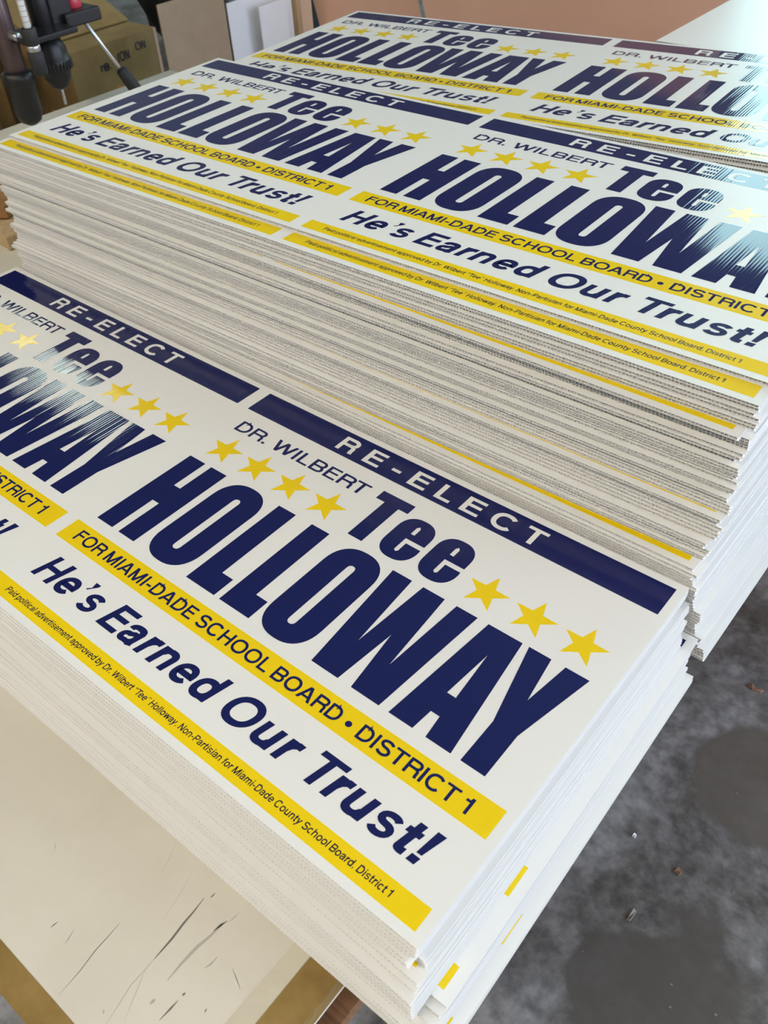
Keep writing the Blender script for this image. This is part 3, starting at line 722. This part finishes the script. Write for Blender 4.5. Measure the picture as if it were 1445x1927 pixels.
# ------------------------------------------------------------------ drill press beside the table end
M_IRON = mat('dark_cast_iron', (.020, .019, .021), .38, .3); bump(M_IRON, 40, .2, .002)
M_CHROME = mat('worn_chrome', (.55, .55, .56), .28, .9)
M_SCALE = mat('white_depth_scale', (.68, .68, .68), .4)
M_RED = mat('red_plastic', (.50, .045, .07), .35)
M_GRIP = mat('black_rubber_grip', (.018, .018, .020), .6)
DX = -2.2
dp = tag(empty('drill_press', (-2.62, 1.19, 0)), 'dark cast iron drill press with two chucks, feed lever and red knob', 'drill press')
world_part('base', MB().quad_box(-2.80, -2.42, 1.02, 1.34, 0, .05), [M_IRON], dp, bev=.006)
world_part('column', MB().rod((-2.62, 1.16, .05), (-2.62, 1.16, 1.65), .04, 24), [M_CHROME], dp, True)
world_part('head', MB().quad_box(-2.70, -2.13, 1.10, 1.37, 1.09, 1.55), [M_IRON], dp, bev=.02)
def px_axis(px0, py0, drop, prof, m, name, parent_root=dp, x=DX, seg=28):
    o = on_x(px0, py0, x); return world_part(name, MB().lathe(prof, (o.x, o.y, o.z), (0, 0, -1), seg), [m], parent_root, True)
C0 = on_x(92, 82, DX)
world_part('spindle', MB().rod((C0.x, C0.y, 1.12), (C0.x, C0.y, C0.z), .027, 24), [M_IRON], dp, True)
ck = world_part('chuck', MB().lathe([(-.02, .026), (0, .034), (.012, .039), (.034, .040), (.036, .042), (.058, .042), (.060, .037), (.078, .033), (.098, .024), (.104, .016), (.108, .008)], C0, (0, 0, -1), 32), [M_IRON], dp, True)
b_ = MB()
for i in range(28):
    a = 2 * math.pi * i / 28
    cx, cy = C0.x + .0425 * math.cos(a), C0.y + .0425 * math.sin(a)
    b_.quad_box(cx - .0018, cx + .0018, cy - .0018, cy + .0018, C0.z - .057, C0.z - .038)
world_part('knurled_ring', b_, [M_IRON], dp).parent = ck
world_part('drill_bit', MB().rod((C0.x, C0.y, C0.z - .104), (C0.x, C0.y, C0.z - .145), .004, 12), [M_CHROME], dp, True).parent = ck
# depth rod with scale, sleeve and collar in front of the spindle
R0, R1, R2, R3 = on_x(40, -14, -2.10), on_x(52, 52, -2.10), on_x(62, 84, -2.10), on_x(66, 97, -2.10)
dr_ = world_part('depth_rod', MB().rod((R1.x, R1.y, R0.z + .2), (R1.x, R1.y, R1.z), .0085, 16), [M_SCALE], dp, True)
for i in range(9):
    z_ = R1.z + .012 + i * .011
    world_part('thread_mark', MB().rod((R1.x, R1.y, z_), (R1.x, R1.y, z_ + .0025), .0089, 12), [M_IRON], dp, True).parent = dr_
world_part('sleeve', MB().rod((R1.x, R1.y, R1.z), (R1.x, R1.y, R2.z), .017, 20), [M_GRIP], dp, True)
world_part('collar', MB().rod((R1.x, R1.y, R2.z), (R1.x, R1.y, R3.z), .016, 20), [M_CHROME], dp, True)
world_part('rod_end', MB().rod((R1.x, R1.y, R3.z), (R1.x, R1.y, R3.z - .05), .018, 20), [M_GRIP], dp, True)
world_part('clamp_arm', MB().quad_box(-2.22, -2.10, R1.y - .01, C0.y + .03, R3.z + .012, R3.z + .026), [M_IRON], dp, bev=.004)
# bracket with knob and feed lever
K0 = on_x(137, 24, DX)
world_part('bracket', MB().quad_box(-2.26, -2.15, K0.y - .055, K0.y + .05, K0.z - .02, K0.z + .012), [M_IRON], dp, bev=.005)
world_part('bracket_stem', MB().quad_box(-2.26, -2.17, K0.y - .08, K0.y - .02, K0.z - .01, K0.z + .06), [M_IRON], dp, bev=.005)
K1 = on_x(136, 4, DX)
world_part('knob', MB().lathe([(0, .018), (.006, .021), (.03, .020), (.036, .014)], (K1.x, K1.y, K1.z - .014), (0, 0, 1), 24), [M_RED], dp, True)
L0, L1, L2 = on_x(153, 34, DX), on_x(226, 129, -2.16), on_x(266, 182, -2.14)
lv = world_part('feed_lever', MB().rod(L0, L1, .0048, 14), [M_CHROME], dp, True)
world_part('lever_grip', MB().lathe([(0, .010), (.006, .0145), (.03, .0165), (.07, .0175), (.098, .015), (.104, .008)], L1, (L2 - L1), 24), [M_GRIP], dp, True).parent = lv
# second spindle at the left
S0 = on_x(8, 60, DX)
world_part('spindle', MB().rod((S0.x, S0.y, 1.12), (S0.x, S0.y, S0.z - .10), .026, 24), [mat('brownish_steel', (.11, .075, .075), .35, .5)], dp, True)
world_part('chuck', MB().lathe([(0, .028), (.006, .038), (.03, .039), (.034, .034), (.10, .034), (.12, .026), (.13, .01)], (S0.x, S0.y, S0.z - .085), (0, 0, -1), 32), [M_IRON], dp, True)
world_part('lock_screw', MB().rod((S0.x + .02, S0.y, S0.z - .005), (S0.x + .055, S0.y, S0.z - .005), .010, 14), [M_CHROME], dp, True)

# ------------------------------------------------------------------ debris on the floor
M_CHIP = mat('wood_chip', (.20, .11, .07), .8)
M_DUST = mat('pale_fleck', (.24, .215, .185), .8)
def flake(px, py, pts, m, label, cat, z=.0, th=.003):
    o_ = on_z(px, py, 0); n = len(pts); b = MB()
    b.v = [(x, y, .0) for x, y in pts] + [(x * .9, y * .9, th * (1 + (i % 2))) for i, (x, y) in enumerate(pts)]
    b.f = [tuple(reversed(range(n))), tuple(range(n, 2 * n))] + [(i, (i + 1) % n, n + (i + 1) % n, n + i) for i in range(n)]; b.m = [0] * (n + 2)
    return tag(link(label[1], b.mesh(label[1], [m]), None, (o_.x, o_.y, 0)), label[0], cat)
flake(1420, 1296, [(-.018, -.004), (-.004, -.008), (.014, -.003), (.017, .004), (.002, .002), (-.010, .005)], M_CHIP, ('curled brown leaf scrap on the concrete floor near the right edge', 'leaf_scrap'), 'debris')
flake(1188, 1722, [(-.003, -.012), (.003, -.011), (.004, .010), (-.002, .012)], M_DUST, ('thin pale splinter on the dark floor stain', 'wood_splinter'), 'debris')
flake(1275, 1640, [(-.006, -.005), (.005, -.006), (.007, .003), (-.003, .007)], M_CHIP, ('small brown chip on the grey floor below the splinter', 'wood_chip'), 'debris')
flake(1193, 1573, [(-.003, -.003), (.003, -.003), (.003, .004), (-.002, .003)], M_WBOARD, ('tiny white fleck on the floor above the splinter', 'plastic_fleck'), 'debris')
rf = random.Random(3); b = MB()
for i in range(70):
    x, y = rf.uniform(-.22, .9), rf.uniform(.2, 1.7); s_ = rf.uniform(.0005, .0015); b.quad_box(x - s_, x + s_ * rf.uniform(1, 2.5), y - s_, y + s_, 0, s_ * .7)
tag(link('grit', b.mesh('grit', [M_DUST])), 'fine pale grit scattered over the dark concrete floor', 'grit', kind='stuff')
